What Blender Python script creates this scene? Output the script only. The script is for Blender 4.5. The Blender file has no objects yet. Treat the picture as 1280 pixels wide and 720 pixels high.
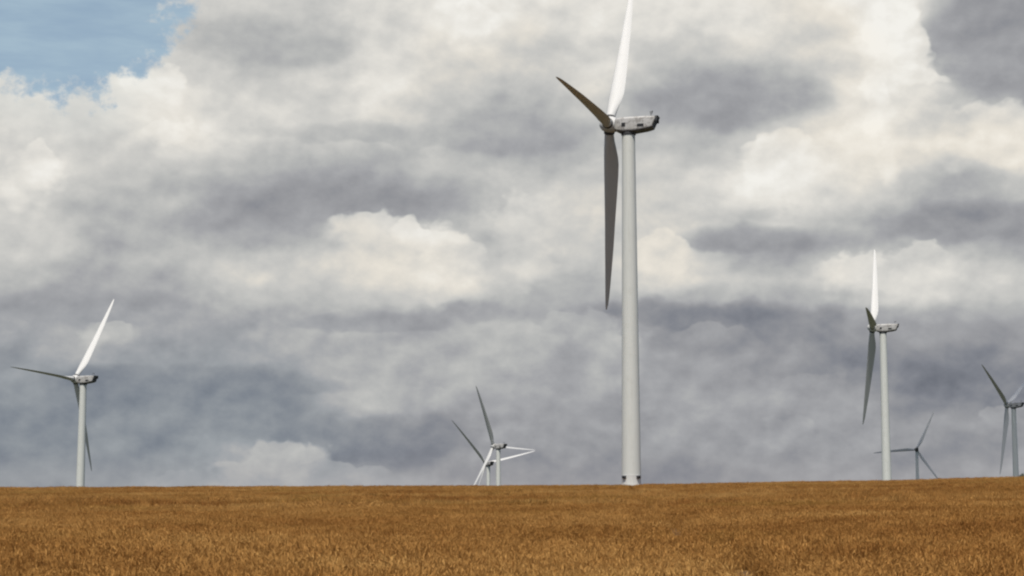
import bpy, bmesh, math, random
import numpy as np
from mathutils import Vector, Matrix

random.seed(7)
rng = np.random.default_rng(7)
R = math.radians
scene = bpy.context.scene
COL = scene.collection

# ------------------------------------------------------------------ camera
EYE = 2.2
F = 2200.0                      # focal length in pixels of a 1280 wide picture
YH = 632.0                      # row of the eye level
PITCH = math.atan((YH - 360.0) / F)
cam_d = bpy.data.cameras.new('camera')
cam_d.sensor_width = 36.0
cam_d.lens = 36.0 * F / 1280.0
cam_d.clip_start = 0.1
cam_d.clip_end = 60000.0
cam = bpy.data.objects.new('camera', cam_d)
cam.location = (0, 0, EYE)
cam.rotation_euler = (math.pi / 2 + PITCH, 0, 0)
COL.objects.link(cam)
scene.camera = cam

# ------------------------------------------------------------------ render
scene.render.engine = 'CYCLES'
scene.view_settings.view_transform = 'Standard'
scene.view_settings.look = 'None'
scene.view_settings.exposure = 0.0
scene.view_settings.gamma = 1.0
scene.cycles.max_bounces = 6
scene.cycles.diffuse_bounces = 3
scene.cycles.transparent_max_bounces = 8
scene.cycles.volume_bounces = 1
scene.cycles.filter_width = 2.2

# ------------------------------------------------------------------ sun
SUN_EL, SUN_AZ = R(62.0), R(-12.0)     # azimuth measured from straight behind the camera, negative = left
to_sun = Vector((math.sin(SUN_AZ) * math.cos(SUN_EL), -math.cos(SUN_AZ) * math.cos(SUN_EL), math.sin(SUN_EL)))
sun_d = bpy.data.lights.new('sun', 'SUN')
sun_d.energy = 4.8
sun_d.angle = R(0.53)
sun_d.color = (1.0, 0.95, 0.87)
sun = bpy.data.objects.new('sun', sun_d)
sun.rotation_euler = to_sun.to_track_quat('Z', 'Y').to_euler()
sun.location = (0, 0, 200)
COL.objects.link(sun)


# ------------------------------------------------------------------ node helpers
class NT:
    def __init__(self, tree):
        self.t = tree
        self.n = tree.nodes
        self.l = tree.links

    def put(self, sock, v):
        if isinstance(v, bpy.types.NodeSocket):
            self.l.new(v, sock)
        else:
            sock.default_value = v

    def math(self, op, a, b=None, c=None, clamp=False):
        n = self.n.new('ShaderNodeMath')
        n.operation = op
        n.use_clamp = clamp
        self.put(n.inputs[0], a)
        if b is not None:
            self.put(n.inputs[1], b)
        if c is not None:
            self.put(n.inputs[2], c)
        return n.outputs[0]

    def vmath(self, op, a, b=None, scale=None):
        n = self.n.new('ShaderNodeVectorMath')
        n.operation = op
        self.put(n.inputs[0], a)
        if b is not None:
            self.put(n.inputs[1], b)
        if scale is not None:
            self.put(n.inputs['Scale'], scale)
        return n.outputs['Value'] if op in ('LENGTH', 'DOT_PRODUCT', 'DISTANCE') else n.outputs[0]

    def range(self, v, a, b, c=0.0, d=1.0, smooth=True):
        n = self.n.new('ShaderNodeMapRange')
        n.interpolation_type = 'SMOOTHSTEP' if smooth else 'LINEAR'
        self.put(n.inputs[0], v)
        for i, x in enumerate((a, b, c, d)):
            self.put(n.inputs[i + 1], x)
        return n.outputs[0]

    def mixf(self, f, a, b):
        n = self.n.new('ShaderNodeMix')
        n.data_type = 'FLOAT'
        self.put(n.inputs[0], f)
        self.put(n.inputs[2], a)
        self.put(n.inputs[3], b)
        return n.outputs[0]

    def mixc(self, f, a, b, mode='MIX'):
        n = self.n.new('ShaderNodeMix')
        n.data_type = 'RGBA'
        n.blend_type = mode
        self.put(n.inputs[0], f)
        self.put(n.inputs[6], a)
        self.put(n.inputs[7], b)
        return n.outputs[2]

    def noise(self, vec, scale, detail=2.0, rough=0.5, lac=2.0, dist=0.0, color=False):
        n = self.n.new('ShaderNodeTexNoise')
        n.noise_dimensions = '3D'
        self.put(n.inputs['Vector'], vec)
        n.inputs['Scale'].default_value = scale
        n.inputs['Detail'].default_value = detail
        n.inputs['Roughness'].default_value = rough
        n.inputs['Lacunarity'].default_value = lac
        n.inputs['Distortion'].default_value = dist
        return n.outputs[1 if color else 0]

    def ramp(self, fac, stops, interp='LINEAR'):
        n = self.n.new('ShaderNodeValToRGB')
        cr = n.color_ramp
        cr.interpolation = interp
        while len(cr.elements) > 1:
            cr.elements.remove(cr.elements[-1])
        cr.elements[0].position = stops[0][0]
        cr.elements[0].color = stops[0][1]
        for p, c in stops[1:]:
            e = cr.elements.new(p)
            e.color = c
        self.put(n.inputs[0], fac)
        return n.outputs[0]

    def sep(self, v):
        n = self.n.new('ShaderNodeSeparateXYZ')
        self.put(n.inputs[0], v)
        return n.outputs

    def comb(self, x, y, z):
        n = self.n.new('ShaderNodeCombineXYZ')
        for i, v in enumerate((x, y, z)):
            self.put(n.inputs[i], v)
        return n.outputs[0]


def lin(c):
    c /= 255.0
    return c / 12.92 if c <= 0.04045 else ((c + 0.055) / 1.055) ** 2.4


def srgb(r, g, b):
    return (lin(r), lin(g), lin(b), 1.0)


def material(name):
    m = bpy.data.materials.new(name)
    m.use_nodes = True
    nt = NT(m.node_tree)
    b = m.node_tree.nodes['Principled BSDF']
    return m, nt, b


# ------------------------------------------------------------------ sky
# Cloud field over the hill: brightness of the cloud deck on a table of azimuth and elevation,
# broken up by turbulence, with individual cumulus puffs laid into it.
GX = list(range(0, 1301, 50))
GRID = {
    0:   [205, 205, 205, 205, 205, 205, 205, 204, 205, 220, 228, 236, 232, 228, 228, 224, 228, 232, 230, 228, 226, 228, 238, 225, 175, 160, 155],
    40:  [205, 205, 205, 205, 205, 202, 194, 188, 194, 218, 210, 218, 228, 222, 218, 222, 215, 216, 222, 222, 214, 222, 238, 228, 168, 158, 155],
    80:  [205, 205, 205, 215, 212, 196, 184, 182, 198, 222, 222, 216, 214, 204, 208, 218, 200, 180, 185, 205, 196, 206, 228, 225, 182, 160, 152],
    120: [205, 205, 205, 225, 225, 218, 212, 214, 220, 228, 220, 205, 195, 190, 196, 206, 180, 166, 166, 175, 180, 215, 232, 215, 200, 185, 160],
    160: [200, 215, 205, 210, 228, 222, 215, 208, 208, 208, 205, 195, 180, 168, 175, 185, 178, 172, 172, 185, 210, 228, 236, 218, 218, 226, 226],
    200: [215, 230, 196, 200, 205, 208, 195, 195, 188, 185, 186, 190, 190, 180, 178, 180, 200, 205, 208, 226, 215, 222, 224, 210, 195, 212, 220],
    240: [222, 205, 194, 194, 188, 175, 160, 155, 162, 162, 166, 180, 188, 205, 212, 205, 205, 208, 215, 232, 220, 215, 212, 185, 172, 185, 200],
    270: [205, 205, 188, 182, 178, 165, 157, 154, 158, 166, 168, 166, 185, 205, 210, 205, 205, 204, 205, 212, 208, 195, 178, 164, 157, 157, 165],
    300: [200, 200, 185, 175, 178, 178, 172, 170, 190, 200, 212, 195, 190, 205, 205, 198, 212, 205, 165, 158, 160, 165, 178, 178, 165, 160, 160],
    325: [200, 198, 185, 180, 190, 195, 200, 206, 212, 222, 226, 212, 200, 208, 200, 195, 218, 218, 198, 175, 180, 205, 210, 215, 210, 190, 180],
    360: [182, 175, 170, 168, 170, 188, 205, 205, 200, 208, 215, 222, 205, 198, 180, 178, 205, 212, 205, 205, 200, 210, 220, 220, 205, 200, 205],
    380: [172, 166, 164, 166, 160, 165, 185, 195, 192, 190, 190, 195, 185, 182, 172, 170, 175, 158, 155, 165, 160, 165, 178, 185, 180, 182, 190],
    400: [168, 162, 160, 175, 165, 165, 175, 182, 180, 172, 165, 172, 178, 175, 165, 160, 150, 132, 130, 135, 140, 145, 160, 168, 165, 175, 185],
    440: [160, 162, 172, 168, 164, 162, 165, 175, 185, 178, 182, 182, 185, 182, 168, 178, 168, 158, 160, 160, 155, 138, 140, 145, 150, 145, 150],
    480: [150, 150, 145, 140, 138, 135, 132, 140, 165, 180, 180, 168, 175, 172, 165, 170, 158, 162, 165, 160, 158, 155, 148, 128, 125, 122, 125],
    520: [145, 145, 145, 148, 148, 148, 145, 145, 160, 172, 172, 165, 160, 162, 165, 165, 168, 175, 170, 160, 162, 168, 158, 155, 152, 150, 155],
    560: [142, 148, 150, 142, 142, 150, 165, 168, 135, 128, 130, 138, 155, 155, 150, 145, 150, 158, 162, 155, 152, 150, 152, 150, 150, 160, 158],
    600: [150, 150, 155, 150, 175, 180, 178, 178, 168, 168, 165, 165, 160, 155, 152, 148, 145, 140, 145, 148, 150, 155, 155, 152, 150, 152, 155],
}
GY = sorted(GRID)
GA = np.array([GRID[y] for y in GY], float)


def sky_xy(az, el):
    """where a sky direction (degrees) falls on the cloud chart"""
    a, e = R(az), R(el)
    d = (math.sin(a) * math.cos(e), math.cos(a) * math.cos(e), math.sin(e))
    yy = d[1] * math.cos(PITCH) + d[2] * math.sin(PITCH)
    zz = -d[1] * math.sin(PITCH) + d[2] * math.cos(PITCH)
    return 640 + F * d[0] / yy, 360 - F * zz / yy


def sky_dir(x, y):
    cx, cz = (x - 640) / F, (360 - y) / F
    dy = math.cos(PITCH) - cz * math.sin(PITCH)
    dz = math.sin(PITCH) + cz * math.cos(PITCH)
    v = Vector((cx, dy, dz)).normalized()
    return math.degrees(math.atan2(v.x, v.y)), math.degrees(math.asin(v.z))


def chart(x, y):
    x = min(max(x, 0), 1299.9)
    y = min(max(y, 0), 599.9)
    i = int(x // 50)
    fx = x / 50 - i
    j = max(k for k in range(len(GY)) if GY[k] <= y)
    fy = (y - GY[j]) / (GY[j + 1] - GY[j])
    a = GA[j, i] * (1 - fx) + GA[j, i + 1] * fx
    b = GA[j + 1, i] * (1 - fx) + GA[j + 1, i + 1] * fx
    return a * (1 - fy) + b * fy


world = bpy.data.worlds.new('World')
scene.world = world
world.use_nodes = True
W = NT(world.node_tree)
W.n.clear()
out = W.n.new('ShaderNodeOutputWorld')
bg = W.n.new('ShaderNodeBackground')
STR = 0.1
bg.inputs[1].default_value = STR
W.l.new(bg.outputs[0], out.inputs[0])
nish = W.n.new('ShaderNodeTexSky')
nish.sky_type = 'NISHITA'
nish.sun_disc = False
nish.sun_elevation = SUN_EL
nish.sun_rotation = math.atan2(to_sun.x, to_sun.y)
nish.altitude = 150
nish.air_density = 1.0
nish.dust_density = 1.6
nish.ozone_density = 1.2
tc = W.n.new('ShaderNodeTexCoord')
D = tc.outputs['Generated']
dx, dy, dz = W.sep(D)
AZ = W.math('MULTIPLY', W.math('ARCTAN2', dx, dy), 180 / math.pi)
EL = W.math('MULTIPLY', W.math('ARCSINE', dz), 180 / math.pi)
DS = W.comb(dx, dy, W.math('MULTIPLY', dz, 1.35))          # clouds are wider than tall
w1 = W.sep(W.noise(DS, 16, 2.0, 0.5, color=True))
w2 = W.sep(W.noise(DS, 64, 2.6, 0.5, color=True))


def wob(base, a, ka, b, kb):
    t = W.math('MULTIPLY_ADD', W.math('SUBTRACT', a, 0.5), ka, base)
    return W.math('MULTIPLY_ADD', W.math('SUBTRACT', b, 0.5), kb, t)


U = wob(AZ, w1[0], 1.2, w2[0], 0.9)
V = wob(EL, w1[1], 0.6, w2[1], 0.55)
U2 = wob(AZ, w1[0], 1.5, w2[0], 1.6)
V2 = wob(EL, w1[1], 0.8, w2[1], 1.2)
U3 = wob(AZ, w1[2], 2.4, w2[2], 1.0)
V3 = wob(EL, w1[0], 0.9, w2[0], 0.55)

fu = W.math('MULTIPLY_ADD', U, 1 / 34.0, 0.5, clamp=True)
ELS = [-1.5, -0.2, 0.6, 1.5, 2.3, 3.1, 3.9, 4.7, 5.5, 6.1, 6.7, 7.3, 7.9, 8.5, 9.1, 9.9, 10.8, 11.8, 12.8, 13.8, 14.8, 15.9]
NST = 32
L = None
for k, el in enumerate(ELS):
    stops = []
    for s in range(NST):
        fpos = s / (NST - 1)
        v = chart(*sky_xy((fpos - 0.5) * 34.0, el)) / 255.0
        stops.append((fpos, (v, v, v, 1)))
    r = W.ramp(fu, stops, 'CARDINAL')
    L = r if L is None else W.mixf(W.range(V, ELS[k - 1], el), L, r)

# cumulus puffs: chart position, size, brightness, softness
PUFFS = [
    # dark bases: crisp below, dissolving above
    (905, 126, 110, 36, 161, -.5), (325, 56, 105, 28, 180, -.5), (410, 248, 175, 24, 157, -.5), (1222, 62, 72, 56, 158, -.5),
    (930, 300, 80, 15, 157, -.4), (1205, 282, 95, 18, 153, -.5), (470, 406, 95, 11, 160, -.5), (590, 395, 60, 10, 166, -.6), (640, 170, 75, 26, 169, -.6),
    (240, 478, 150, 14, 139, -.5), (470, 556, 120, 18, 136, -.5), (870, 394, 105, 15, 135, -.5), (1215, 474, 90, 24, 132, -.6),
    (150, 392, 110, 16, 160, -.6), (470, 172, 110, 12, 180, -.8),
    # bright heads: crisp above, dissolving below
    (1235, 168, 75, 40, 228, .35), (1185, 150, 30, 22, 214, .4), (1118, 45, 44, 46, 236, .4), (1132, 92, 34, 12, 234, .5),
    (1108, 150, 18, 62, 236, .5), (46, 208, 26, 34, 232, .35), (14, 228, 18, 24, 228, .5), (200, 108, 26, 26, 233, .5), (160, 96, 16, 14, 236, .5), (205, 165, 32, 12, 230, .6),
    (470, 292, 62, 26, 219, .3), (555, 322, 34, 46, 226, .45), (520, 292, 26, 18, 226, .4), (643, 268, 26, 34, 213, .9),
    (660, 330, 38, 28, 212, .35), (985, 205, 50, 42, 230, .5), (828, 312, 30, 26, 222, .4),
    (1082, 332, 44, 22, 221, .45), (1150, 325, 42, 24, 214, .5), (352, 580, 56, 21, 186, .35),
    (300, 592, 38, 15, 184, .4), (212, 598, 26, 13, 170, .8), (420, 592, 50, 12, 172, .6), (722, 405, 36, 20, 181, .4), (760, 430, 46, 22, 178, .5),
    (640, 425, 46, 30, 183, .5), (895, 430, 46, 26, 158, .35), (1010, 490, 40, 24, 165, .5), (990, 545, 28, 20, 166, .5),
    (1265, 520, 26, 16, 165, .5), (500, 498, 60, 22, 180, .6), (135, 412, 26, 14, 184, .7), (1150, 58, 12, 30, 232, .5),
    (590, 25, 26, 26, 238, .6),
]
for (px, py, rx, ry, val, soft) in PUFFS:
    a, e = sky_dir(px, py)
    ra, re = math.degrees(rx / F), math.degrees(ry / F)
    small = soft < 0 or rx < 22
    q1 = W.math('MULTIPLY_ADD', U3 if small else U2, 1 / ra, -a / ra)
    q2 = W.math('MULTIPLY_ADD', V3 if small else V2, 1 / re, -e / re)
    d2 = W.math('MULTIPLY_ADD', q1, q1, W.math('MULTIPLY', q2, q2))
    flip = 1 if soft > 0 else -1
    soft = abs(soft)
    s_ = W.math('MULTIPLY_ADD', q2, -0.7 * flip, 0.45, clamp=True)
    m = W.range(d2, W.math('MULTIPLY_ADD', s_, soft * 2.2, 1.22 if flip > 0 else 1.50), W.math('MULTIPLY_ADD', s_, -0.50, 0.70 if flip > 0 else 0.48), 0.0, 0.8 if flip > 0 else 0.78)
    L = W.mixf(m, L, val / 255.0)

# turbulence and the relief of the cloud tops
n1 = W.noise(DS, 36, 6.0, 0.54)
DSo = W.vmath('ADD', DS, (-0.0030, 0.0, 0.0075))
n1b = W.noise(DSo, 36, 6.0, 0.54)
relief = W.math('SUBTRACT', n1, n1b)
n3 = W.noise(DS, 14, 4.0, 0.5)
n4 = W.noise(DS, 15, 3.0, 0.5)
n4b = W.noise(W.vmath('ADD', DS, (-0.005, 0.0, 0.014)), 15, 3.0, 0.5)
relief2 = W.math('SUBTRACT', n4, n4b)
amp = W.range(EL, 0.5, 9.0, 1.1, 1.0)
L = W.math('MULTIPLY_ADD', W.math('MULTIPLY', relief, amp), 0.17, L)
L = W.math('MULTIPLY_ADD', W.math('MULTIPLY', W.math('SUBTRACT', n1, 0.5), amp), 0.10, L)
L = W.math('MULTIPLY_ADD', relief2, 0.20, L)
L = W.math('MULTIPLY_ADD', W.math('SUBTRACT', n3, 0.5), 0.05, L)
L = W.math('MULTIPLY_ADD', W.math('SUBTRACT', L, 0.72), 1.03, 0.712)


def cloud_colour(Lv):
    return W.ramp(Lv, [(110 / 255, srgb(108, 112, 121)), (130 / 255, srgb(129, 132, 140)), (150 / 255, srgb(150, 151, 155)),
                       (165 / 255, srgb(164, 165, 168)), (182 / 255, srgb(182, 183, 182)), (205 / 255, srgb(206, 205, 201)),
                       (225 / 255, srgb(228, 225, 218)), (242 / 255, srgb(243, 241, 235))])


Cc = cloud_colour(L)
warm = W.math('MULTIPLY', W.range(W.noise(DS, 9, 2.0, 0.5), 0.45, 0.62), W.range(L, 0.76, 0.88))
Cc = W.mixc(W.math('MULTIPLY', warm, 0.5), Cc, W.mixc(1.0, Cc, (1.05, 0.995, 0.915, 1), 'MULTIPLY'))
# the deck far to the left is seen through more air and is bluer
lowleft = W.math('MULTIPLY', W.math('MULTIPLY', W.range(AZ, -1.0, -9.0), W.range(EL, 7.5, 3.0)), W.range(L, 0.70, 0.60))
Cc = W.mixc(W.math('MULTIPLY', lowleft, 0.75), Cc, W.mixc(1.0, Cc, (0.93, 1.02, 1.05, 1), 'MULTIPLY'))
hz = W.range(EL, 2.0, 0.6, 0.0, 0.18)
Cc = W.mixc(hz, Cc, srgb(178, 172, 172))

# the gap of blue in the upper left
ea, ee = sky_dir(58, -50)
q1 = W.math('MULTIPLY_ADD', W.math('SUBTRACT', U2, ea), 1 / math.degrees(166 / F), 0.0)
q2 = W.math('MULTIPLY_ADD', W.math('SUBTRACT', V2, ee), 1 / math.degrees(160 / F), 0.0)
q2 = W.math('ADD', q2, W.math('MULTIPLY', q1, 0.10))
rb = W.math('SQRT', W.math('MULTIPLY_ADD', q1, q1, W.math('MULTIPLY', q2, q2)))
rbw = W.math('MULTIPLY_ADD', W.math('SUBTRACT', W.noise(DS, 60, 5.0, 0.62), 0.5), 0.85, rb)
blue_m = W.range(rbw, 1.10, 0.88)
edge_m = W.range(rb, 1.45, 1.02, 0.0, 0.38)
Cc = W.mixc(W.math('MULTIPLY', edge_m, W.range(AZ, -10.5, -12.5)), Cc, srgb(233, 234, 228))

# open sky with broken cumulus everywhere else
Cn = nish.outputs[0]
cov = W.noise(DS, 4.2, 7.0, 0.55, dist=0.2)
covm = W.range(cov, 0.56, 0.66, 0.0, 0.95)
Lg = W.math('MULTIPLY_ADD', W.math('SUBTRACT', cov, 0.5), -0.5, 0.80)
Lg = W.math('MULTIPLY_ADD', relief, 0.3, Lg)
gen_c = cloud_colour(Lg)
scale10 = 1.0 / STR


def emit(c):
    return W.mixc(1.0, c, (scale10, scale10, scale10, 1), 'MULTIPLY')


veil = W.noise(W.comb(dx, dy, W.math('MULTIPLY', dz, 5.0)), 18, 4.0, 0.55)
blue_here = W.mixc(W.range(veil, 0.3, 0.75, 0.45, 0.75), Cn, emit(srgb(176, 198, 210)))
front = W.mixc(blue_m, emit(Cc), blue_here)
rest = W.mixc(covm, Cn, emit(gen_c))
reg = W.math('MULTIPLY', W.range(W.math('ABSOLUTE', U2), 30, 19), W.range(V2, 24, 16.8))
reg = W.math('MULTIPLY', reg, W.range(dy, 0.0, 0.2))
W.l.new(W.mixc(reg, rest, front), bg.inputs[0])
world.cycles.sampling_method = 'MANUAL'
world.cycles.sample_map_resolution = 1024

# ------------------------------------------------------------------ terrain
CREST = 345.0
HX = [-700, -300, 0, 200, 500, 640, 790, 960, 1110, 1170, 1280, 1500, 1900]
HY = [613, 612, 610.3, 609.3, 608.3, 607.8, 607.0, 603.5, 601.5, 599.6, 597.0, 592, 588]
WHEAT_H = 0.66
# base points of the turbines: x, distance, hub height over eye, yaw, phase, tilt, cone
TURB = [
    (22.8, 338.1, 73.9, 165.9, 90.0, 5, 2.5),
    (-166.1, 681.3, 48.4, 159.1, 87.4, 5, 1.0),
    (139.6, 659.4, 66.3, 167.4, 85.5, 5, 2.5),
    (-8.2, 1058.6, 35.2, 139.4, 28.0, 5, 1.0),
    (-16.3, 1218.2, 28.7, 118.3, 43.2, 5, 1.0),
    (378.0, 1650.0, 51.9, 79.5, 94.8, 5, 1.0),
    (284.5, 999.1, 56.5, 141.8, 58.4, 5, 2.5),
]
TOWER_H = 68.9
BASES = [(t[0], t[1], t[2] - 1.7 - TOWER_H + EYE) for t in TURB]


def smooth(t):
    t = np.clip(t, 0, 1)
    return t * t * (3 - 2 * t)


def slope_at(px):
    y = np.interp(px, HX, HY)
    return (YH - y) / F + (EYE - WHEAT_H) / CREST


def ground_z(x, y):
    x = np.asarray(x, float)
    y = np.asarray(y, float)
    yy = np.maximum(y, 5.0)
    d = np.maximum(y, 0.0)
    px = 640 + F * x / np.maximum(yy, 40)
    s = slope_at(px)
    near = s * np.minimum(d, CREST)
    over = np.maximum(d - CREST, 0)
    top = s * CREST
    # beyond the crest the land falls, passing through the feet of the other turbines
    fall = 0.5 * 0.0016 * np.minimum(over, 70) ** 2 + 0.112 * np.maximum(over - 70, 0)
    z1 = np.maximum(top - fall, -34.0)
    wsum = np.full_like(x, 0.15)
    zsum = wsum * z1
    for (bx, by, bz) in BASES[1:]:
        w = 1.0 / (((x - bx) ** 2 + (y - by) ** 2) / 90.0 ** 2 + 0.003) ** 1.5
        wsum = wsum + w
        zsum = zsum + w * bz
    far = zsum / wsum
    k = smooth((over - 60) / 180)
    und = 0.10 * np.sin(x * 0.045 + 1.3 + 0.01 * y) * np.sin(y * 0.06 + 0.4) + 0.05 * np.sin(x * 0.13 + y * 0.09)
    und = und * smooth((y - 12) / 30) * (1 - smooth((y - 250) / 60))
    return np.where(over > 0, z1 * (1 - k) + far * k, near) + und


def grid_mesh(name, xs, ys):
    X, Y = np.meshgrid(xs, ys)
    Z = ground_z(X.ravel(), Y.ravel())
    v = np.stack([X.ravel(), Y.ravel(), Z], 1)
    nx, ny = len(xs), len(ys)
    i = np.arange(nx - 1)[None, :] + np.arange(ny - 1)[:, None] * nx
    f = np.stack([i, i + 1, i + 1 + nx, i + nx], -1).reshape(-1, 4)
    me = bpy.data.meshes.new(name)
    me.from_pydata(v.tolist(), [], f.tolist())
    me.shade_smooth()
    return me


xs = np.concatenate([-np.geomspace(12000, 260, 26), np.linspace(-250, 250, 126), np.geomspace(260, 12000, 26)])
ys = np.concatenate([-np.geomspace(3000, 12, 14), np.linspace(-8, 420, 140), np.linspace(430, 1700, 90), np.geomspace(1750, 14000, 18)])
m, nt, b = material('soil')
geo = nt.n.new('ShaderNodeNewGeometry')
P = geo.outputs['Position']
c = nt.ramp(nt.noise(P, 0.9, 6, 0.65), [(0.3, (0.062, 0.032, 0.012, 1)), (0.55, (0.10, 0.052, 0.018, 1)), (0.75, (0.15, 0.08, 0.028, 1))])
c = nt.mixc(nt.range(nt.noise(P, 0.035, 4, 0.55), 0.35, 0.65, 0.0, 0.5), c, (0.13, 0.072, 0.022, 1))
# stubble and soil under the crop; unseen land around it darkened to cut bounce light
gx, gy, gz = nt.sep(P)
field = nt.math('MULTIPLY', nt.range(gy, -20, 0), nt.range(gy, 352, 346))
field = nt.math('MULTIPLY', field, nt.range(nt.math('SUBTRACT', nt.math('ABSOLUTE', gx), nt.math('MULTIPLY_ADD', gy, 0.34, 12)), 6, -1))
dim_land = nt.ramp(nt.noise(P, 0.6, 6, 0.6), [(0.3, (0.026, 0.032, 0.012, 1)), (0.7, (0.055, 0.055, 0.024, 1))])
nt.l.new(nt.mixc(field, dim_land, c), b.inputs['Base Color'])
b.inputs['Roughness'].default_value = 0.95
bump = nt.n.new('ShaderNodeBump')
bump.inputs['Strength'].default_value = 0.7
bump.inputs['Distance'].default_value = 0.08
nt.l.new(nt.noise(P, 9, 5, 0.6), bump.inputs['Height'])
nt.l.new(bump.outputs[0], b.inputs['Normal'])
me = grid_mesh('ground', xs, ys)
me.materials.append(m)
ground = bpy.data.objects.new('ground', me)
ground['kind'] = 'structure'
ground['label'] = 'brown farmland rising gently to a crest below the sky'
COL.objects.link(ground)

# ------------------------------------------------------------------ ripe crop
m, nt, b = material('ripe_crop')
geo = nt.n.new('ShaderNodeNewGeometry')
P = geo.outputs['Position']
oi = nt.n.new('ShaderNodeObjectInfo')
at = nt.n.new('ShaderNodeAttribute')
at.attribute_name = 'tone'
patch = nt.noise(P, 0.042, 5, 0.6, dist=0.4)
patch2 = nt.noise(P, 0.22, 4, 0.6)
fac = nt.math('MULTIPLY_ADD', nt.math('SUBTRACT', patch, 0.5), 2.3, 0.5)
fac = nt.math('MULTIPLY_ADD', nt.math('SUBTRACT', patch2, 0.5), 0.9, fac)
fac = nt.math('MULTIPLY_ADD', nt.math('SUBTRACT', oi.outputs['Random'], 0.5), 0.28, fac)
base = nt.ramp(fac, [(0.0, (0.225, 0.093, 0.021, 1)), (0.35, (0.32, 0.156, 0.040, 1)), (0.65, (0.40, 0.215, 0.063, 1)), (1.0, (0.47, 0.28, 0.094, 1))])
sx, sy, sz = nt.sep(P)
green = nt.math('MULTIPLY', nt.range(nt.noise(P, 0.06, 3, 0.5), 0.52, 0.7), 0.35)
base = nt.mixc(green, base, (0.235, 0.155, 0.032, 1))
tone = nt.ramp(at.outputs['Fac'], [(0.0, (0.86, 0.81, 0.76, 1)), (0.5, (0.98, 0.97, 0.95, 1)), (1.0, (1.09, 1.09, 1.10, 1))])
base = nt.mixc(1.0, base, tone, 'MULTIPLY')
nt.l.new(base, b.inputs['Base Color'])
b.inputs['Roughness'].default_value = 0.75
b.inputs['Specular IOR Level'].default_value = 0.15
tr = nt.n.new('ShaderNodeBsdfTranslucent')
nt.l.new(base, tr.inputs[0])
ms = nt.n.new('ShaderNodeMixShader')
ms.inputs[0].default_value = 0.16
nt.l.new(b.outputs[0], ms.inputs[1])
nt.l.new(tr.outputs[0], ms.inputs[2])
nt.l.new(ms.outputs[0], nt.n['Material Output'].inputs[0])
CROP = m


def tuft(name, foot, n, hmin, hmax, w, ears, seed):
    """a patch of standing stalks with nodding ears and dry leaves"""
    r = random.Random(seed)
    V, Fc, T = [], [], []

    def strip(pts, wid, t, ang):
        ca, sa = math.cos(ang), math.sin(ang)
        base_i = len(V)
        for (p, ww) in zip(pts, wid):
            V.append((p[0] - ca * ww, p[1] - sa * ww, p[2]))
            V.append((p[0] + ca * ww, p[1] + sa * ww, p[2]))
            T.append(t)
            T.append(t)
        for i in range(len(pts) - 1):
            a = base_i + 2 * i
            Fc.append((a, a + 1, a + 3, a + 2))

    lean_a = r.uniform(0, 6.28)
    for _ in range(n):
        x, y = r.uniform(-foot, foot) / 2, r.uniform(-foot, foot) / 2
        h = r.uniform(hmin, hmax)
        a = lean_a + r.gauss(0, 1.2)
        le = abs(r.gauss(0, 0.10)) + 0.02
        lx, ly = math.cos(a) * le, math.sin(a) * le
        ang = r.uniform(0, 3.14)
        mid = (x + lx * 0.35, y + ly * 0.35, h * 0.55)
        top = (x + lx, y + ly, h)
        strip([(x, y, 0), mid, top], [w, w * 0.9, w * 0.6], r.uniform(0.15, 0.45), ang)
        if ears:
            el = r.uniform(0.07, 0.11)
            nod = r.uniform(0.1, 1.9)
            ea = a + r.gauss(0, 0.5)
            ux, uy, uz = math.cos(ea) * math.sin(nod), math.sin(ea) * math.sin(nod), math.cos(nod)
            p1 = (top[0] + ux * el * .45, top[1] + uy * el * .45, top[2] + uz * el * .45)
            p2 = (top[0] + ux * el, top[1] + uy * el, top[2] + uz * el)
            t = r.uniform(0.55, 1.0)
            for k in (0, 1.57):
                strip([top, p1, p2], [0.0025, 0.0078, 0.0018], t, ang + k)
        if r.random() < 0.6:
            la = r.uniform(0, 6.28)
            ll = r.uniform(0.10, 0.24)
            z0 = h * r.uniform(0.35, 0.85)
            c_, s_ = math.cos(la), math.sin(la)
            q0 = (x + lx * .5, y + ly * .5, z0)
            q1 = (q0[0] + c_ * ll * .5, q0[1] + s_ * ll * .5, z0 + 0.06)
            q2 = (q0[0] + c_ * ll, q0[1] + s_ * ll, z0 - r.uniform(0.0, 0.14))
            strip([q0, q1, q2], [w * 1.3, w * 1.8, w * 0.3], r.uniform(0.2, 0.75), la + 1.57)
    me = bpy.data.meshes.new(name)
    me.from_pydata(V, [], Fc)
    at_ = me.attributes.new('tone', 'FLOAT', 'POINT')
    at_.data.foreach_set('value', T)
    me.materials.append(CROP)
    return me


def tuft_collection(name, specs):
    col = bpy.data.collections.new(name)
    for i, s in enumerate(specs):
        o = bpy.data.objects.new('crop_tuft', tuft('crop_tuft', *s))
        col.objects.link(o)
    return col


near_col = tuft_collection('near_tufts', [(0.42, 58, 0.44, 0.68, 0.0028, True, 100 + i) for i in range(9)])
far_col = tuft_collection('far_tufts', [(1.25, 150, 0.46, 0.72, 0.011, False, 200 + i) for i in range(6)])

TRACK = np.array([(3.6, 8), (3.8, 20), (4.4, 36), (5.0, 50), (6.2, 71), (8.2, 103), (14, 200), (20, 300), (23, 334)], float)


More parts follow.
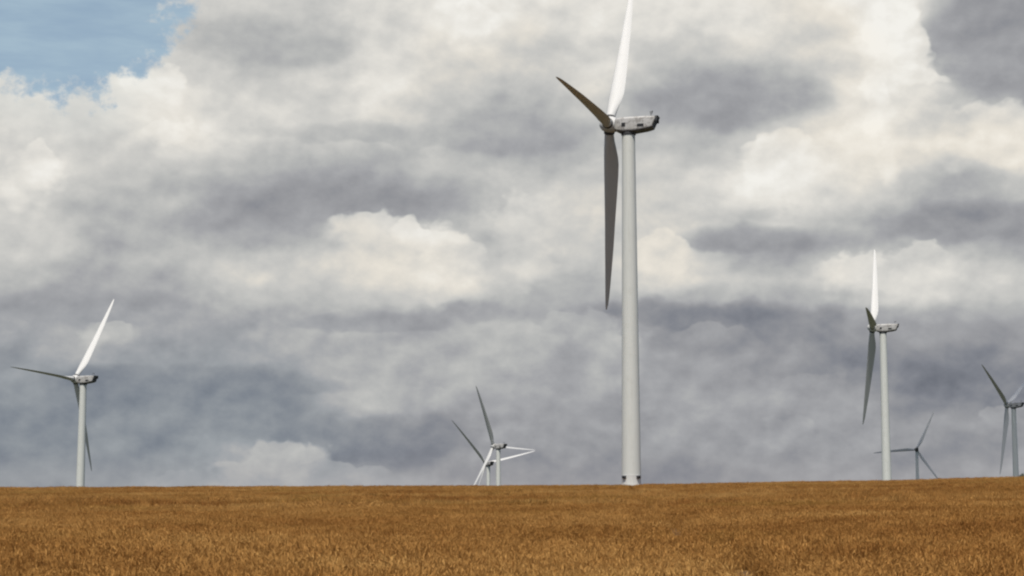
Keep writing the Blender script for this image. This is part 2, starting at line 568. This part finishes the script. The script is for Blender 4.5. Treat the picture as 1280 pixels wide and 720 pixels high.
def scatter(y0, y1, dens, x_a, x_b):
    n = int(dens * ((y1 - y0) * 2 * x_a + x_b * (y1 ** 2 - y0 ** 2)))
    # sample y with density proportional to the width of the field at that distance
    t = rng.random(n)
    A, B = x_b, 2 * x_a
    c0 = A * y0 ** 2 + B * y0
    c1 = A * y1 ** 2 + B * y1
    cc = c0 + t * (c1 - c0)
    y = (-B + np.sqrt(B * B + 4 * A * cc)) / (2 * A)
    x = (rng.random(n) * 2 - 1) * (x_a + x_b * y)
    keep = np.ones(n, bool)
    tx = np.interp(y, TRACK[:, 1], TRACK[:, 0]) + 0.25 * np.sin(y * 0.21)
    off = np.abs(x - tx)
    keep &= ~((off < np.where(y < 93, 0.50, 0.95)) & (rng.random(n) < 0.96) & (y < 336))
    keep &= ~((((x - 25.8) / 1.9) ** 2 + ((y - 112) / 6.5) ** 2 < 1) & (rng.random(n) < 0.8))
    # thin places
    th = np.sin(x * 0.9 + 2.0 * np.sin(y * 0.31)) * np.sin(y * 0.83 + 1.7 * np.sin(x * 0.27)) + 0.5 * np.sin(x * 2.3 + y * 1.1)
    keep &= ~((th > np.where(y < 60, 0.85, 1.0)) & (rng.random(n) < 0.75))
    for (bx, by, bz) in BASES[:1]:
        keep &= ((x - bx) ** 2 + (y - by) ** 2) > 2.6 ** 2
    return x[keep], y[keep]


def crop_object(name, xy, col, smin, smax, label):
    x, y = xy
    z = ground_z(x, y) - 0.01
    n = len(x)
    me = bpy.data.meshes.new(name)
    me.vertices.add(n)
    me.vertices.foreach_set('co', np.stack([x, y, z], 1).astype(np.float32).ravel())
    rot = np.zeros((n, 3), np.float32)
    # gusts have combed the crop: neighbouring tufts lean together
    rot[:, 0] = 0.16 * np.sin(x * 0.35 + 1.2 * np.sin(y * 0.17)) + rng.normal(0, 0.09, n)
    rot[:, 1] = 0.14 * np.sin(y * 0.29 + 1.5 * np.sin(x * 0.21)) + rng.normal(0, 0.09, n)
    # lodged patches where the stalks have gone over
    lod = smooth((np.sin(x * 0.31 + 1.9 * np.sin(y * 0.11)) * np.sin(y * 0.23 + 2.1 * np.sin(x * 0.14)) - 0.45) / 0.3)
    rot[:, 0] += 0.55 * lod
    rot[:, 2] = rng.uniform(0, 2 * np.pi, n)
    hs = 0.06 * np.sin(x * 0.5 + y * 0.13) + 0.05 * np.sin(y * 0.37 - x * 0.2)
    sc = rng.uniform(smin, smax, n) + hs
    a1 = me.attributes.new('rot', 'FLOAT_VECTOR', 'POINT')
    a1.data.foreach_set('vector', rot.ravel())
    a2 = me.attributes.new('size', 'FLOAT', 'POINT')
    a2.data.foreach_set('value', sc.astype(np.float32))
    me.materials.append(CROP)
    o = bpy.data.objects.new(name, me)
    COL.objects.link(o)
    ng = bpy.data.node_groups.new(name, 'GeometryNodeTree')
    ng.interface.new_socket('Geometry', in_out='INPUT', socket_type='NodeSocketGeometry')
    ng.interface.new_socket('Geometry', in_out='OUTPUT', socket_type='NodeSocketGeometry')
    gi = ng.nodes.new('NodeGroupInput')
    go = ng.nodes.new('NodeGroupOutput')
    iop = ng.nodes.new('GeometryNodeInstanceOnPoints')
    ci = ng.nodes.new('GeometryNodeCollectionInfo')
    ci.inputs['Collection'].default_value = col
    ci.inputs['Separate Children'].default_value = True
    ci.inputs['Reset Children'].default_value = True
    na = ng.nodes.new('GeometryNodeInputNamedAttribute')
    na.data_type = 'FLOAT_VECTOR'
    na.inputs[0].default_value = 'rot'
    ns = ng.nodes.new('GeometryNodeInputNamedAttribute')
    ns.data_type = 'FLOAT'
    ns.inputs[0].default_value = 'size'
    rv = ng.nodes.new('FunctionNodeRandomValue')
    rv.data_type = 'INT'
    rv.inputs[4].default_value = 0
    rv.inputs[5].default_value = 30
    e2r = ng.nodes.new('FunctionNodeEulerToRotation')
    ln = ng.links.new
    ln(gi.outputs[0], iop.inputs['Points'])
    ln(ci.outputs[0], iop.inputs['Instance'])
    iop.inputs['Pick Instance'].default_value = True
    ln(rv.outputs[2], iop.inputs['Instance Index'])
    ln(na.outputs[0], e2r.inputs[0])
    ln(e2r.outputs[0], iop.inputs['Rotation'])
    ln(ns.outputs[0], iop.inputs['Scale'])
    ln(iop.outputs[0], go.inputs[0])
    md = o.modifiers.new('scatter', 'NODES')
    md.node_group = ng
    o['kind'] = 'stuff'
    o['label'] = label
    o['category'] = 'crop'
    return o


crop_object('ripe_crop', scatter(7, 95, 10.0, 8, 0.34), near_col, 0.85, 1.15, 'ripe brown crop with nodding ears in the near part of the field')
crop_object('ripe_crop', scatter(93, 352, 1.25, 12, 0.335), far_col, 0.85, 1.15, 'ripe brown crop covering the upper slope up to the crest')

# ------------------------------------------------------------------ turbine materials
def paint(name, col, rough=0.45, dirt=0.25):
    m, nt, b = material(name)
    t = nt.n.new('ShaderNodeTexCoord')
    o = t.outputs['Object']
    ox, oy, oz = nt.sep(o)
    st = nt.noise(nt.comb(nt.math('MULTIPLY', ox, 2.2), nt.math('MULTIPLY', oy, 2.2), nt.math('MULTIPLY', oz, 0.12)), 1.0, 4, 0.6)
    bl = nt.noise(o, 0.45, 5, 0.6)
    f = nt.math('ADD', nt.range(st, 0.48, 0.75, 0, dirt), nt.range(bl, 0.5, 0.75, 0, dirt * 0.8))
    d = (col[0] * 0.62, col[1] * 0.60, col[2] * 0.54, 1)
    nt.l.new(nt.mixc(f, (*col, 1), d), b.inputs['Base Color'])
    b.inputs['Roughness'].default_value = rough
    return m, nt, b, o


M_TOWER, _, _, _ = paint('tower_paint', (0.545, 0.55, 0.515), 0.5, 0.22)
M_BASE, _, _, _ = paint('foundation_paint', (0.68, 0.68, 0.65), 0.55, 0.2)
M_BLADE, _, _, _ = paint('blade_gelcoat', (0.51, 0.505, 0.49), 0.6, 0.15)
M_NAC, nt, b, o = paint('nacelle_shell', (0.41, 0.40, 0.385), 0.5, 0.4)
# oil and soot stains on the shell
sn = nt.noise(o, 1.15, 5, 0.62, dist=0.5)
prev = b.inputs['Base Color'].links[0].from_socket
nt.l.new(nt.mixc(nt.range(sn, 0.50, 0.62, 0.0, 0.62), prev, (0.16, 0.145, 0.13, 1)), b.inputs['Base Color'])
M_DARK, nt, b = material('dark_metal')
g = nt.n.new('ShaderNodeNewGeometry')
nt.l.new(nt.ramp(nt.noise(g.outputs['Position'], 3.0, 4), [(0.3, (0.02, 0.02, 0.022, 1)), (0.7, (0.045, 0.044, 0.045, 1))]), b.inputs['Base Color'])
b.inputs['Roughness'].default_value = 0.6
M_BELLY_SHADE, nt, b = material('shaded_belly_grey')  # shade of the nacelle belly put into a darker grey
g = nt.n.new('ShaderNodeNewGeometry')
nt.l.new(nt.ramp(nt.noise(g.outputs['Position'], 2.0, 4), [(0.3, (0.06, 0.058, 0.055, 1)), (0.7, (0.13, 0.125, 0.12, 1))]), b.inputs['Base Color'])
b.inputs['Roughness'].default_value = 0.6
M_STEEL, nt, b = material('galvanised_steel')
g = nt.n.new('ShaderNodeNewGeometry')
nt.l.new(nt.ramp(nt.noise(g.outputs['Position'], 6.0, 4), [(0.3, (0.22, 0.22, 0.22, 1)), (0.7, (0.34, 0.34, 0.33, 1))]), b.inputs['Base Color'])
b.inputs['Metallic'].default_value = 0.5
b.inputs['Roughness'].default_value = 0.5


# ------------------------------------------------------------------ mesh helpers
def mesh_from(bm, name, mat, smooth_angle=40):
    bmesh.ops.recalc_face_normals(bm, faces=bm.faces)
    me = bpy.data.meshes.new(name)
    bm.to_mesh(me)
    bm.free()
    me.materials.append(mat)
    me.shade_smooth()
    try:
        me.set_sharp_from_angle(angle=R(smooth_angle))
    except Exception:
        pass
    return me


def loft(bm, rings, cap=True):
    rv = [[bm.verts.new(p) for p in ring] for ring in rings]
    n = len(rv[0])
    for a, c in zip(rv[:-1], rv[1:]):
        for i in range(n):
            j = (i + 1) % n
            bm.faces.new((a[i], a[j], c[j], c[i]))
    if cap:
        bm.faces.new(rv[0][::-1])
        bm.faces.new(rv[-1])


def circle(r, z, n=56, cx=0, cy=0):
    return [(cx + r * math.cos(2 * math.pi * i / n), cy + r * math.sin(2 * math.pi * i / n), z) for i in range(n)]


def box(bm, c, s, bev=0.0):
    r = bmesh.ops.create_cube(bm, size=1.0, matrix=Matrix.Translation(c) @ Matrix.Diagonal((*s, 1)))
    if bev:
        es = {e for v in r['verts'] for e in v.link_edges}
        bmesh.ops.bevel(bm, geom=list(es), offset=bev, segments=2, affect='EDGES', profile=0.6)


def tube(bm, p, q, r, n=8):
    p, q = Vector(p), Vector(q)
    d = q - p
    mtx = Matrix.Translation((p + q) / 2) @ d.to_track_quat('Z', 'Y').to_matrix().to_4x4()
    bmesh.ops.create_cone(bm, cap_ends=True, segments=n, radius1=r, radius2=r, depth=d.length, matrix=mtx)


RB, RT = 1.86, 1.27


def tower_radius(z):
    t = z / TOWER_H
    return RB + (RT - RB) * t


def tower_mesh():
    bm = bmesh.new()
    prof = []
    z = 2.6
    prof.append((tower_radius(z), z))
    for i in range(1, 14):
        zz = 2.6 + i * (TOWER_H - 3.0) / 14
        prof.append((tower_radius(zz), zz))
    prof.append((tower_radius(TOWER_H - 0.35), TOWER_H - 0.35))
    prof.sort(key=lambda p: p[1])
    loft(bm, [circle(r, zz) for r, zz in prof])
    return mesh_from(bm, 'tower', M_TOWER)


def base_mesh():
    bm = bmesh.new()
    loft(bm, [circle(RB + 0.16, -0.6), circle(RB + 0.16, 0.12), circle(RB + 0.02, 0.16), circle(RB + 0.0, 2.36), circle(RB + 0.012, 2.40), circle(RB + 0.012, 2.597)])
    return mesh_from(bm, 'base_section', M_BASE)


def yaw_ring_mesh():
    bm = bmesh.new()
    loft(bm, [circle(RT + 0.02, TOWER_H - 0.348), circle(RT + 0.16, TOWER_H - 0.25), circle(RT + 0.16, TOWER_H + 0.25), circle(RT - 0.05, TOWER_H + 0.35)])
    return mesh_from(bm, 'yaw_ring', M_DARK)


AX_Z = TOWER_H + 1.7      # height of the rotor axis over the tower axis


def rounded(w, h, cz, x, k=0.34, n=9):
    """rounded rectangle in the plane x = const"""
    pts = []
    rad = min(w, h) * k / 2
    for (sy, sz, a0) in ((1, 1, 0), (-1, 1, 90), (-1, -1, 180), (1, -1, 270)):
        for i in range(n):
            a = R(a0 + 90 * i / (n - 1))
            pts.append((x, sy * (w / 2 - rad) + rad * math.cos(a), cz + sz * (h / 2 - rad) + rad * math.sin(a)))
    return pts


def nacelle_mesh():
    bm = bmesh.new()
    st = [(2.6, 1.9, 1.9, 0.10), (2.55, 2.2, 2.2, 0.10), (2.1, 2.7, 2.6, 0.05), (1.2, 3.0, 2.85, 0.0), (-1.0, 3.1, 2.95, 0.0), (-3.6, 2.95, 2.6, 0.16), (-4.6, 2.8, 2.35, 0.26)]
    rings = [rounded(w, h, AX_Z + cz, x) for (x, w, h, cz) in st]
    # slanted tail: the top reaches further back than the belly
    for (x, w, h, cz, sl) in ((-5.15, 2.7, 2.2, 0.31, 0.5), (-5.3, 2.45, 1.95, 0.33, 0.5)):
        ring = rounded(w, h, AX_Z + cz, x)
        rings.append([(p[0] - sl * (p[2] - AX_Z - cz) / (h / 2), p[1], p[2]) for p in ring])
    loft(bm, rings)
    return mesh_from(bm, 'nacelle', M_NAC, 35)


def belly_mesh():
    """added dark pan under the shell, standing in for belly shade"""
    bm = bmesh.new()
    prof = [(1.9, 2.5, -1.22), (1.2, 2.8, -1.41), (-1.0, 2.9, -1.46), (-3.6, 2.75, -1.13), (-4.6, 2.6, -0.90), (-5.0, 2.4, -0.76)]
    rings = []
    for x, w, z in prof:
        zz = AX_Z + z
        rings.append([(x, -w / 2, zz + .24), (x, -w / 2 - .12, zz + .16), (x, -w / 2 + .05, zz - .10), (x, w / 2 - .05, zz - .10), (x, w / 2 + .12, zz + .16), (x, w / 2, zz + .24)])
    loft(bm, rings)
    return mesh_from(bm, 'underside', M_BELLY_SHADE, 35)


def rear_vent_mesh():
    bm = bmesh.new()
    for k in range(8):
        t = -0.9 + k * 0.257
        zc = AX_Z + 0.24 + t * 0.95
        xc = -5.36 - 0.5 * t * 0.95 / 1.075
        box(bm, (xc, 0, zc), (0.12, 2.1, 0.17))
    for s in (-1, 1):
        tube(bm, (-4.90, s * 1.06, AX_Z - 0.80), (-5.92, s * 1.06, AX_Z + 1.28), 0.08)
    # hood lip round the upper tail
    box(bm, (-5.78, 0, AX_Z + 1.36), (0.55, 2.4, 0.12), 0.03)
    for s in (-1, 1):
        box(bm, (-5.60, s * 1.30, AX_Z + 0.82), (0.50, 0.08, 0.98), 0.03)
    return mesh_from(bm, 'rear_vent', M_DARK)


def side_vent_mesh(s, x, z, w, h):
    bm = bmesh.new()
    y = s * 1.54
    box(bm, (x, y, z), (w, 0.07, h), 0.02)
    n = max(3, int(h / 0.12))
    for k in range(n):
        box(bm, (x, y + s * 0.05, z - h / 2 + (k + 0.5) * h / n), (w * 0.9, 0.05, 0.05))
    return mesh_from(bm, 'side_vent', M_DARK)


def hatch_mesh():
    bm = bmesh.new()
    box(bm, (-2.0, 0, AX_Z + 1.47), (1.5, 1.2, 0.16), 0.03)
    return mesh_from(bm, 'roof_hatch', M_NAC)


def vane_mesh():
    bm = bmesh.new()
    x, y, z = -4.5, 0.55, AX_Z + 1.40
    tube(bm, (x, y, z), (x, y, z + 1.0), 0.04)
    tube(bm, (x - 0.3, y, z + 0.96), (x + 0.25, y, z + 0.96), 0.035)
    box(bm, (x - 0.34, y, z + 1.0), (0.24, 0.03, 0.26))
    return mesh_from(bm, 'wind_vane', M_DARK)


def anemometer_mesh():
    bm = bmesh.new()
    x, y, z = -4.5, -0.55, AX_Z + 1.40
    tube(bm, (x, y, z), (x, y, z + 1.0), 0.04)
    for k in range(3):
        a = 2.09 * k
        q = (x + 0.24 * math.cos(a), y + 0.24 * math.sin(a), z + 0.97)
        tube(bm, (x, y, z + 0.97), q, 0.02)
        bmesh.ops.create_uvsphere(bm, u_segments=8, v_segments=6, radius=0.09, matrix=Matrix.Translation(q))
    return mesh_from(bm, 'anemometer', M_DARK)


def hub_mesh():
    """spinner with three root collars, axis along +x, centre at the origin"""
    bm = bmesh.new()
    prof = [(-1.35, 1.18), (-1.28, 1.42), (-0.6, 1.62), (0.2, 1.62), (0.9, 1.45), (1.4, 1.15), (1.75, 0.75), (1.95, 0.38), (2.0, 0.05)]
    rings = [[(x, r * math.cos(2 * math.pi * i / 40), r * math.sin(2 * math.pi * i / 40)) for i in range(40)] for x, r in prof]
    loft(bm, rings)
    return mesh_from(bm, 'hub', M_BLADE, 50)


def collar_mesh():
    bm = bmesh.new()
    loft(bm, [circle(1.06, 1.0, 32), circle(1.06, 1.78, 32), circle(0.98, 1.84, 32)])
    return mesh_from(bm, 'root_collar', M_DARK)


BLADE_R = 40.0


def blade_mesh():
    """span along +z, leading edge along +x, thickness along y"""
    bm = bmesh.new()
    stn = [  # r, chord, thickness ratio, part of the chord ahead of the axis, twist
        (1.0, 1.86, 1.0, .50, 12), (2.2, 1.86, 1.0, .50, 12), (3.4, 2.05, .80, .46, 12), (5.0, 2.45, .55, .40, 12), (6.6, 2.78, .42, .35, 11.5),
        (8.2, 2.92, .33, .32, 10.5), (10.5, 2.84, .28, .31, 9), (14, 2.60, .24, .30, 7), (18, 2.30, .21, .29, 5), (22, 2.02, .19, .28, 3.6),
        (26, 1.80, .18, .28, 2.4), (30, 1.47, .17, .28, 1.4), (34, 1.13, .16, .29, .7), (37, .85, .16, .31, .2), (38.8, .60, .16, .36, 0), (39.7, .32, .16, .46, 0), (40.0, .10, .2, .55, 0)]
    n = 28
    rings = []
    for (r, ch, th, fwd, tw) in stn:
        ring = []
        blend = min(1.0, max(0.0, (r - 2.2) / 4.5))
        for i in range(n):
            t = 2 * math.pi * i / n
            # circle
            cx, cy = 0.5 + 0.5 * math.cos(t), 0.5 * math.sin(t)
            # aerofoil from leading edge x=1 to trailing edge x=0
            u = 0.5 - 0.5 * math.cos(t)     # 0 at the leading edge
            y = 5 * (0.2969 * math.sqrt(u) - 0.126 * u - 0.3516 * u * u + 0.2843 * u ** 3 - 0.1036 * u ** 4)
            camb = 0.10 * u * (1 - u)
            ax, ay = 1 - u, (y if math.sin(t) >= 0 else -y) + camb / max(th, .15)
            px_ = cx * (1 - blend) + ax * blend
            py_ = (cy * (1 - blend) + ay * blend * 1.0)
            X = (px_ - (1 - fwd)) * ch
            Y = py_ * th * ch
            a = R(-tw)
            pre = 0.0
            ring.append((X * math.cos(a) - Y * math.sin(a) + pre, X * math.sin(a) + Y * math.cos(a), r))
        rings.append(ring)
    loft(bm, rings)
    return mesh_from(bm, 'blade', M_BLADE, 60)


def boxes_mesh():
    """louvred ventilation box on the tower skin, facing -y"""
    bm = bmesh.new()
    box(bm, (0, -(RB + 0.10), 2.06), (0.82, 0.36, 0.54), 0.04)
    for k in range(4):
        box(bm, (0, -(RB + 0.29), 1.86 + 0.13 * k), (0.70, 0.06, 0.05))
    return mesh_from(bm, 'vent_box', M_DARK)


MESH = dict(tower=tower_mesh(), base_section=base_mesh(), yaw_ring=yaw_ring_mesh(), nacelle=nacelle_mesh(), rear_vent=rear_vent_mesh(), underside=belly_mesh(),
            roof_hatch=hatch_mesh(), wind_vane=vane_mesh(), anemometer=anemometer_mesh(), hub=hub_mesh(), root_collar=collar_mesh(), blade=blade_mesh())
VENTS = [side_vent_mesh(s, x, AX_Z + z, w, h) for s in (-1, 1) for (x, z, w, h) in ((0.75, -0.1, 0.75, 0.7), (-2.6, -0.35, 1.3, 0.5))]


def part(name, me, parent, mat=None):
    o = bpy.data.objects.new(name, me)
    COL.objects.link(o)
    o.parent = parent
    if mat is not None:
        o.matrix_local = mat
    return o


LABELS = [
    'tallest white wind turbine on the field crest, its upper blade running out of the picture',
    'white wind turbine alone at the left, one blade level and one raised to the right',
    'white wind turbine with an upright white blade, a small grey turbine just behind its tower',
    'white wind turbine of the overlapping pair, the taller one with a dark blade pointing up',
    'lower wind turbine of the overlapping pair, its nacelle just above the field',
    'smallest grey wind turbine in cloud shade, its level blade crossing behind a white tower',
    'shaded grey wind turbine cut by the right edge, two blades forming a V',
]
PITCHES = [4, 16, 4, 24, 24, 78, 4]


def blade_frames(tilt, cone, ph, feather):
    tau, gam = R(tilt), R(cone)
    a = Vector((math.cos(tau), 0, math.sin(tau)))
    w = Vector((0, 1, 0))
    u = a.cross(w)
    hub = Vector((0, 0, AX_Z)) + a * 3.8
    fr = []
    for k in range(3):
        t = R(ph + 120 * k)
        e = u * math.cos(t) + w * math.sin(t)
        zax = (e * math.cos(gam) + a * math.sin(gam)).normalized()
        xax = (a - zax * a.dot(zax)).normalized()
        yax = zax.cross(xax)
        pitch = Matrix.Rotation(R(feather), 3, 'Z')
        m3 = Matrix((xax, yax, zax)).transposed() @ pitch
        fr.append(Matrix.Translation(hub) @ m3.to_4x4())
    hm = Matrix((a, w, u)).transposed()
    return fr, Matrix.Translation(hub) @ hm.to_4x4()


def make_turbine(i, spec):
    x, d, hz_, yaw, ph, tilt, cone = spec
    root = bpy.data.objects.new('wind_turbine', None)
    COL.objects.link(root)
    root.location = (x, d, hz_ + EYE - 1.7 - TOWER_H)
    root.rotation_euler = (0, 0, R(yaw))
    root['label'] = LABELS[i]
    root['category'] = 'wind turbine'
    root['group'] = 'wind turbines along the ridge'
    part('tower', MESH['tower'], root)
    part('base_section', MESH['base_section'], root)
    part('yaw_ring', MESH['yaw_ring'], root)
    nac = part('nacelle', MESH['nacelle'], root)
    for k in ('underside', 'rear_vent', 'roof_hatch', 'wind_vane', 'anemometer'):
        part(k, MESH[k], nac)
    for me_ in VENTS:
        part('side_vent', me_, nac)
    fr, hm = blade_frames(tilt, cone, ph, PITCHES[i])
    part('hub', MESH['hub'], root, hm)
    for f_ in fr:
        bl = part('blade', MESH['blade'], root, f_)
        part('root_collar', MESH['root_collar'], bl)
    if i == 0:
        for s in (-1, 1):
            jb = part('vent_box', boxes_mesh(), root)
            jb.rotation_euler = (0, 0, -R(yaw) - 0.07 + s * R(44))
    return root


for i, t in enumerate(TURB):
    make_turbine(i, t)

# ------------------------------------------------------------------ shrub on the crest at the right edge
def shrub(x, y, h, wdt, seed):
    r = random.Random(seed)
    z = float(ground_z(np.array([x]), np.array([y]))[0])
    root = bpy.data.objects.new('shrub', None)
    COL.objects.link(root)
    root.location = (x, y, z)
    root['label'] = 'small dark shrub on the crest at the right edge of the field'
    root['category'] = 'shrub'
    bm = bmesh.new()
    for k in range(9):
        a = r.uniform(0, 6.28)
        tube(bm, (0.05 * math.cos(a), 0.05 * math.sin(a), -0.1), (wdt * 0.3 * math.cos(a), wdt * 0.3 * math.sin(a), h * r.uniform(.5, .8)), 0.02, 5)
    m, nt, b = material('shrub_wood')
    g = nt.n.new('ShaderNodeNewGeometry')
    nt.l.new(nt.ramp(nt.noise(g.outputs['Position'], 8, 3), [(0.3, (0.05, 0.035, 0.02, 1)), (0.7, (0.1, 0.07, 0.045, 1))]), b.inputs['Base Color'])
    part('stem', mesh_from(bm, 'stem', m), root)
    bm = bmesh.new()
    for k in range(1500):
        a, ra = r.uniform(0, 6.28), math.sqrt(r.random()) * wdt / 2
        zz = h * (0.25 + 0.75 * r.random() * (1 - (2 * ra / wdt) ** 2 * 0.6)) * r.uniform(0.75, 1.0)
        p = Vector((ra * math.cos(a), ra * math.sin(a) * 0.7, zz))
        q = Vector((r.gauss(0, 1), r.gauss(0, 1), r.gauss(0, 1))).normalized() * 0.09
        s = Vector((r.gauss(0, 1), r.gauss(0, 1), r.gauss(0, 1))).normalized() * 0.045
        bm.faces.new([bm.verts.new(p - q), bm.verts.new(p + s), bm.verts.new(p + q), bm.verts.new(p - s)])
    me = bpy.data.meshes.new('foliage')
    bm.to_mesh(me)
    bm.free()
    m, nt, b = material('shrub_leaf')
    g = nt.n.new('ShaderNodeNewGeometry')
    nt.l.new(nt.ramp(nt.noise(g.outputs['Position'], 5, 3), [(0.3, (0.03, 0.04, 0.015, 1)), (0.7, (0.07, 0.075, 0.03, 1))]), b.inputs['Base Color'])
    me.materials.append(m)
    part('foliage', me, root)


shrub(100.7, 348.0, 1.7, 2.2, 5)

# ------------------------------------------------------------------ low cumulus whose shade lies on the two far turbines at the right
def cumulus(centre, ax, seed):
    r = random.Random(seed)
    bm = bmesh.new()
    for k in range(110):
        while True:
            p = (r.uniform(-1, 1), r.uniform(-1, 1))
            if p[0] ** 2 + p[1] ** 2 < 1:
                break
        k_ = 1 - 0.55 * (p[0] ** 2 + p[1] ** 2)
        rad = ax[0] * 0.40 * k_ * r.uniform(0.8, 1.15)
        bmesh.ops.create_icosphere(bm, subdivisions=3, radius=1.0, matrix=Matrix.Translation((p[0] * (ax[0] - rad * .6), p[1] * (ax[1] - rad * .6), rad * 0.45)) @ Matrix.Diagonal((rad, rad * 1.25, rad * 0.8, 1)))
    for v in bm.verts:
        v.co.z = max(v.co.z, -6 + 2 * math.sin(v.co.x * 0.05) * math.sin(v.co.y * 0.04))
    me = bpy.data.meshes.new('cloud')
    bm.to_mesh(me)
    bm.free()
    m = bpy.data.materials.new('cloud_vapour')
    m.use_nodes = True
    t = m.node_tree
    t.nodes.clear()
    o_ = t.nodes.new('ShaderNodeOutputMaterial')
    pv = t.nodes.new('ShaderNodeVolumePrincipled')
    pv.inputs['Color'].default_value = (0.98, 0.98, 0.98, 1)
    pv.inputs['Density'].default_value = 0.05
    t.links.new(pv.outputs[0], o_.inputs['Volume'])
    me.materials.append(m)
    o = bpy.data.objects.new('cloud', me)
    o.location = centre
    o['kind'] = 'stuff'
    o['label'] = 'low cumulus cloud drifting over the right side of the ridge'
    o['category'] = 'cloud'
    COL.objects.link(o)


# on the line from each shaded turbine to the sun
def toward_sun(p, h):
    k = h / to_sun.z
    return Vector(p) + to_sun * k


pa = toward_sun((284.5, 999, 30), 800)
pb = toward_sun((378, 1650, 25), 800)
mid = (pa + pb) / 2
cumulus((mid.x + 16, mid.y + 70, 830), (140, 560), 11)
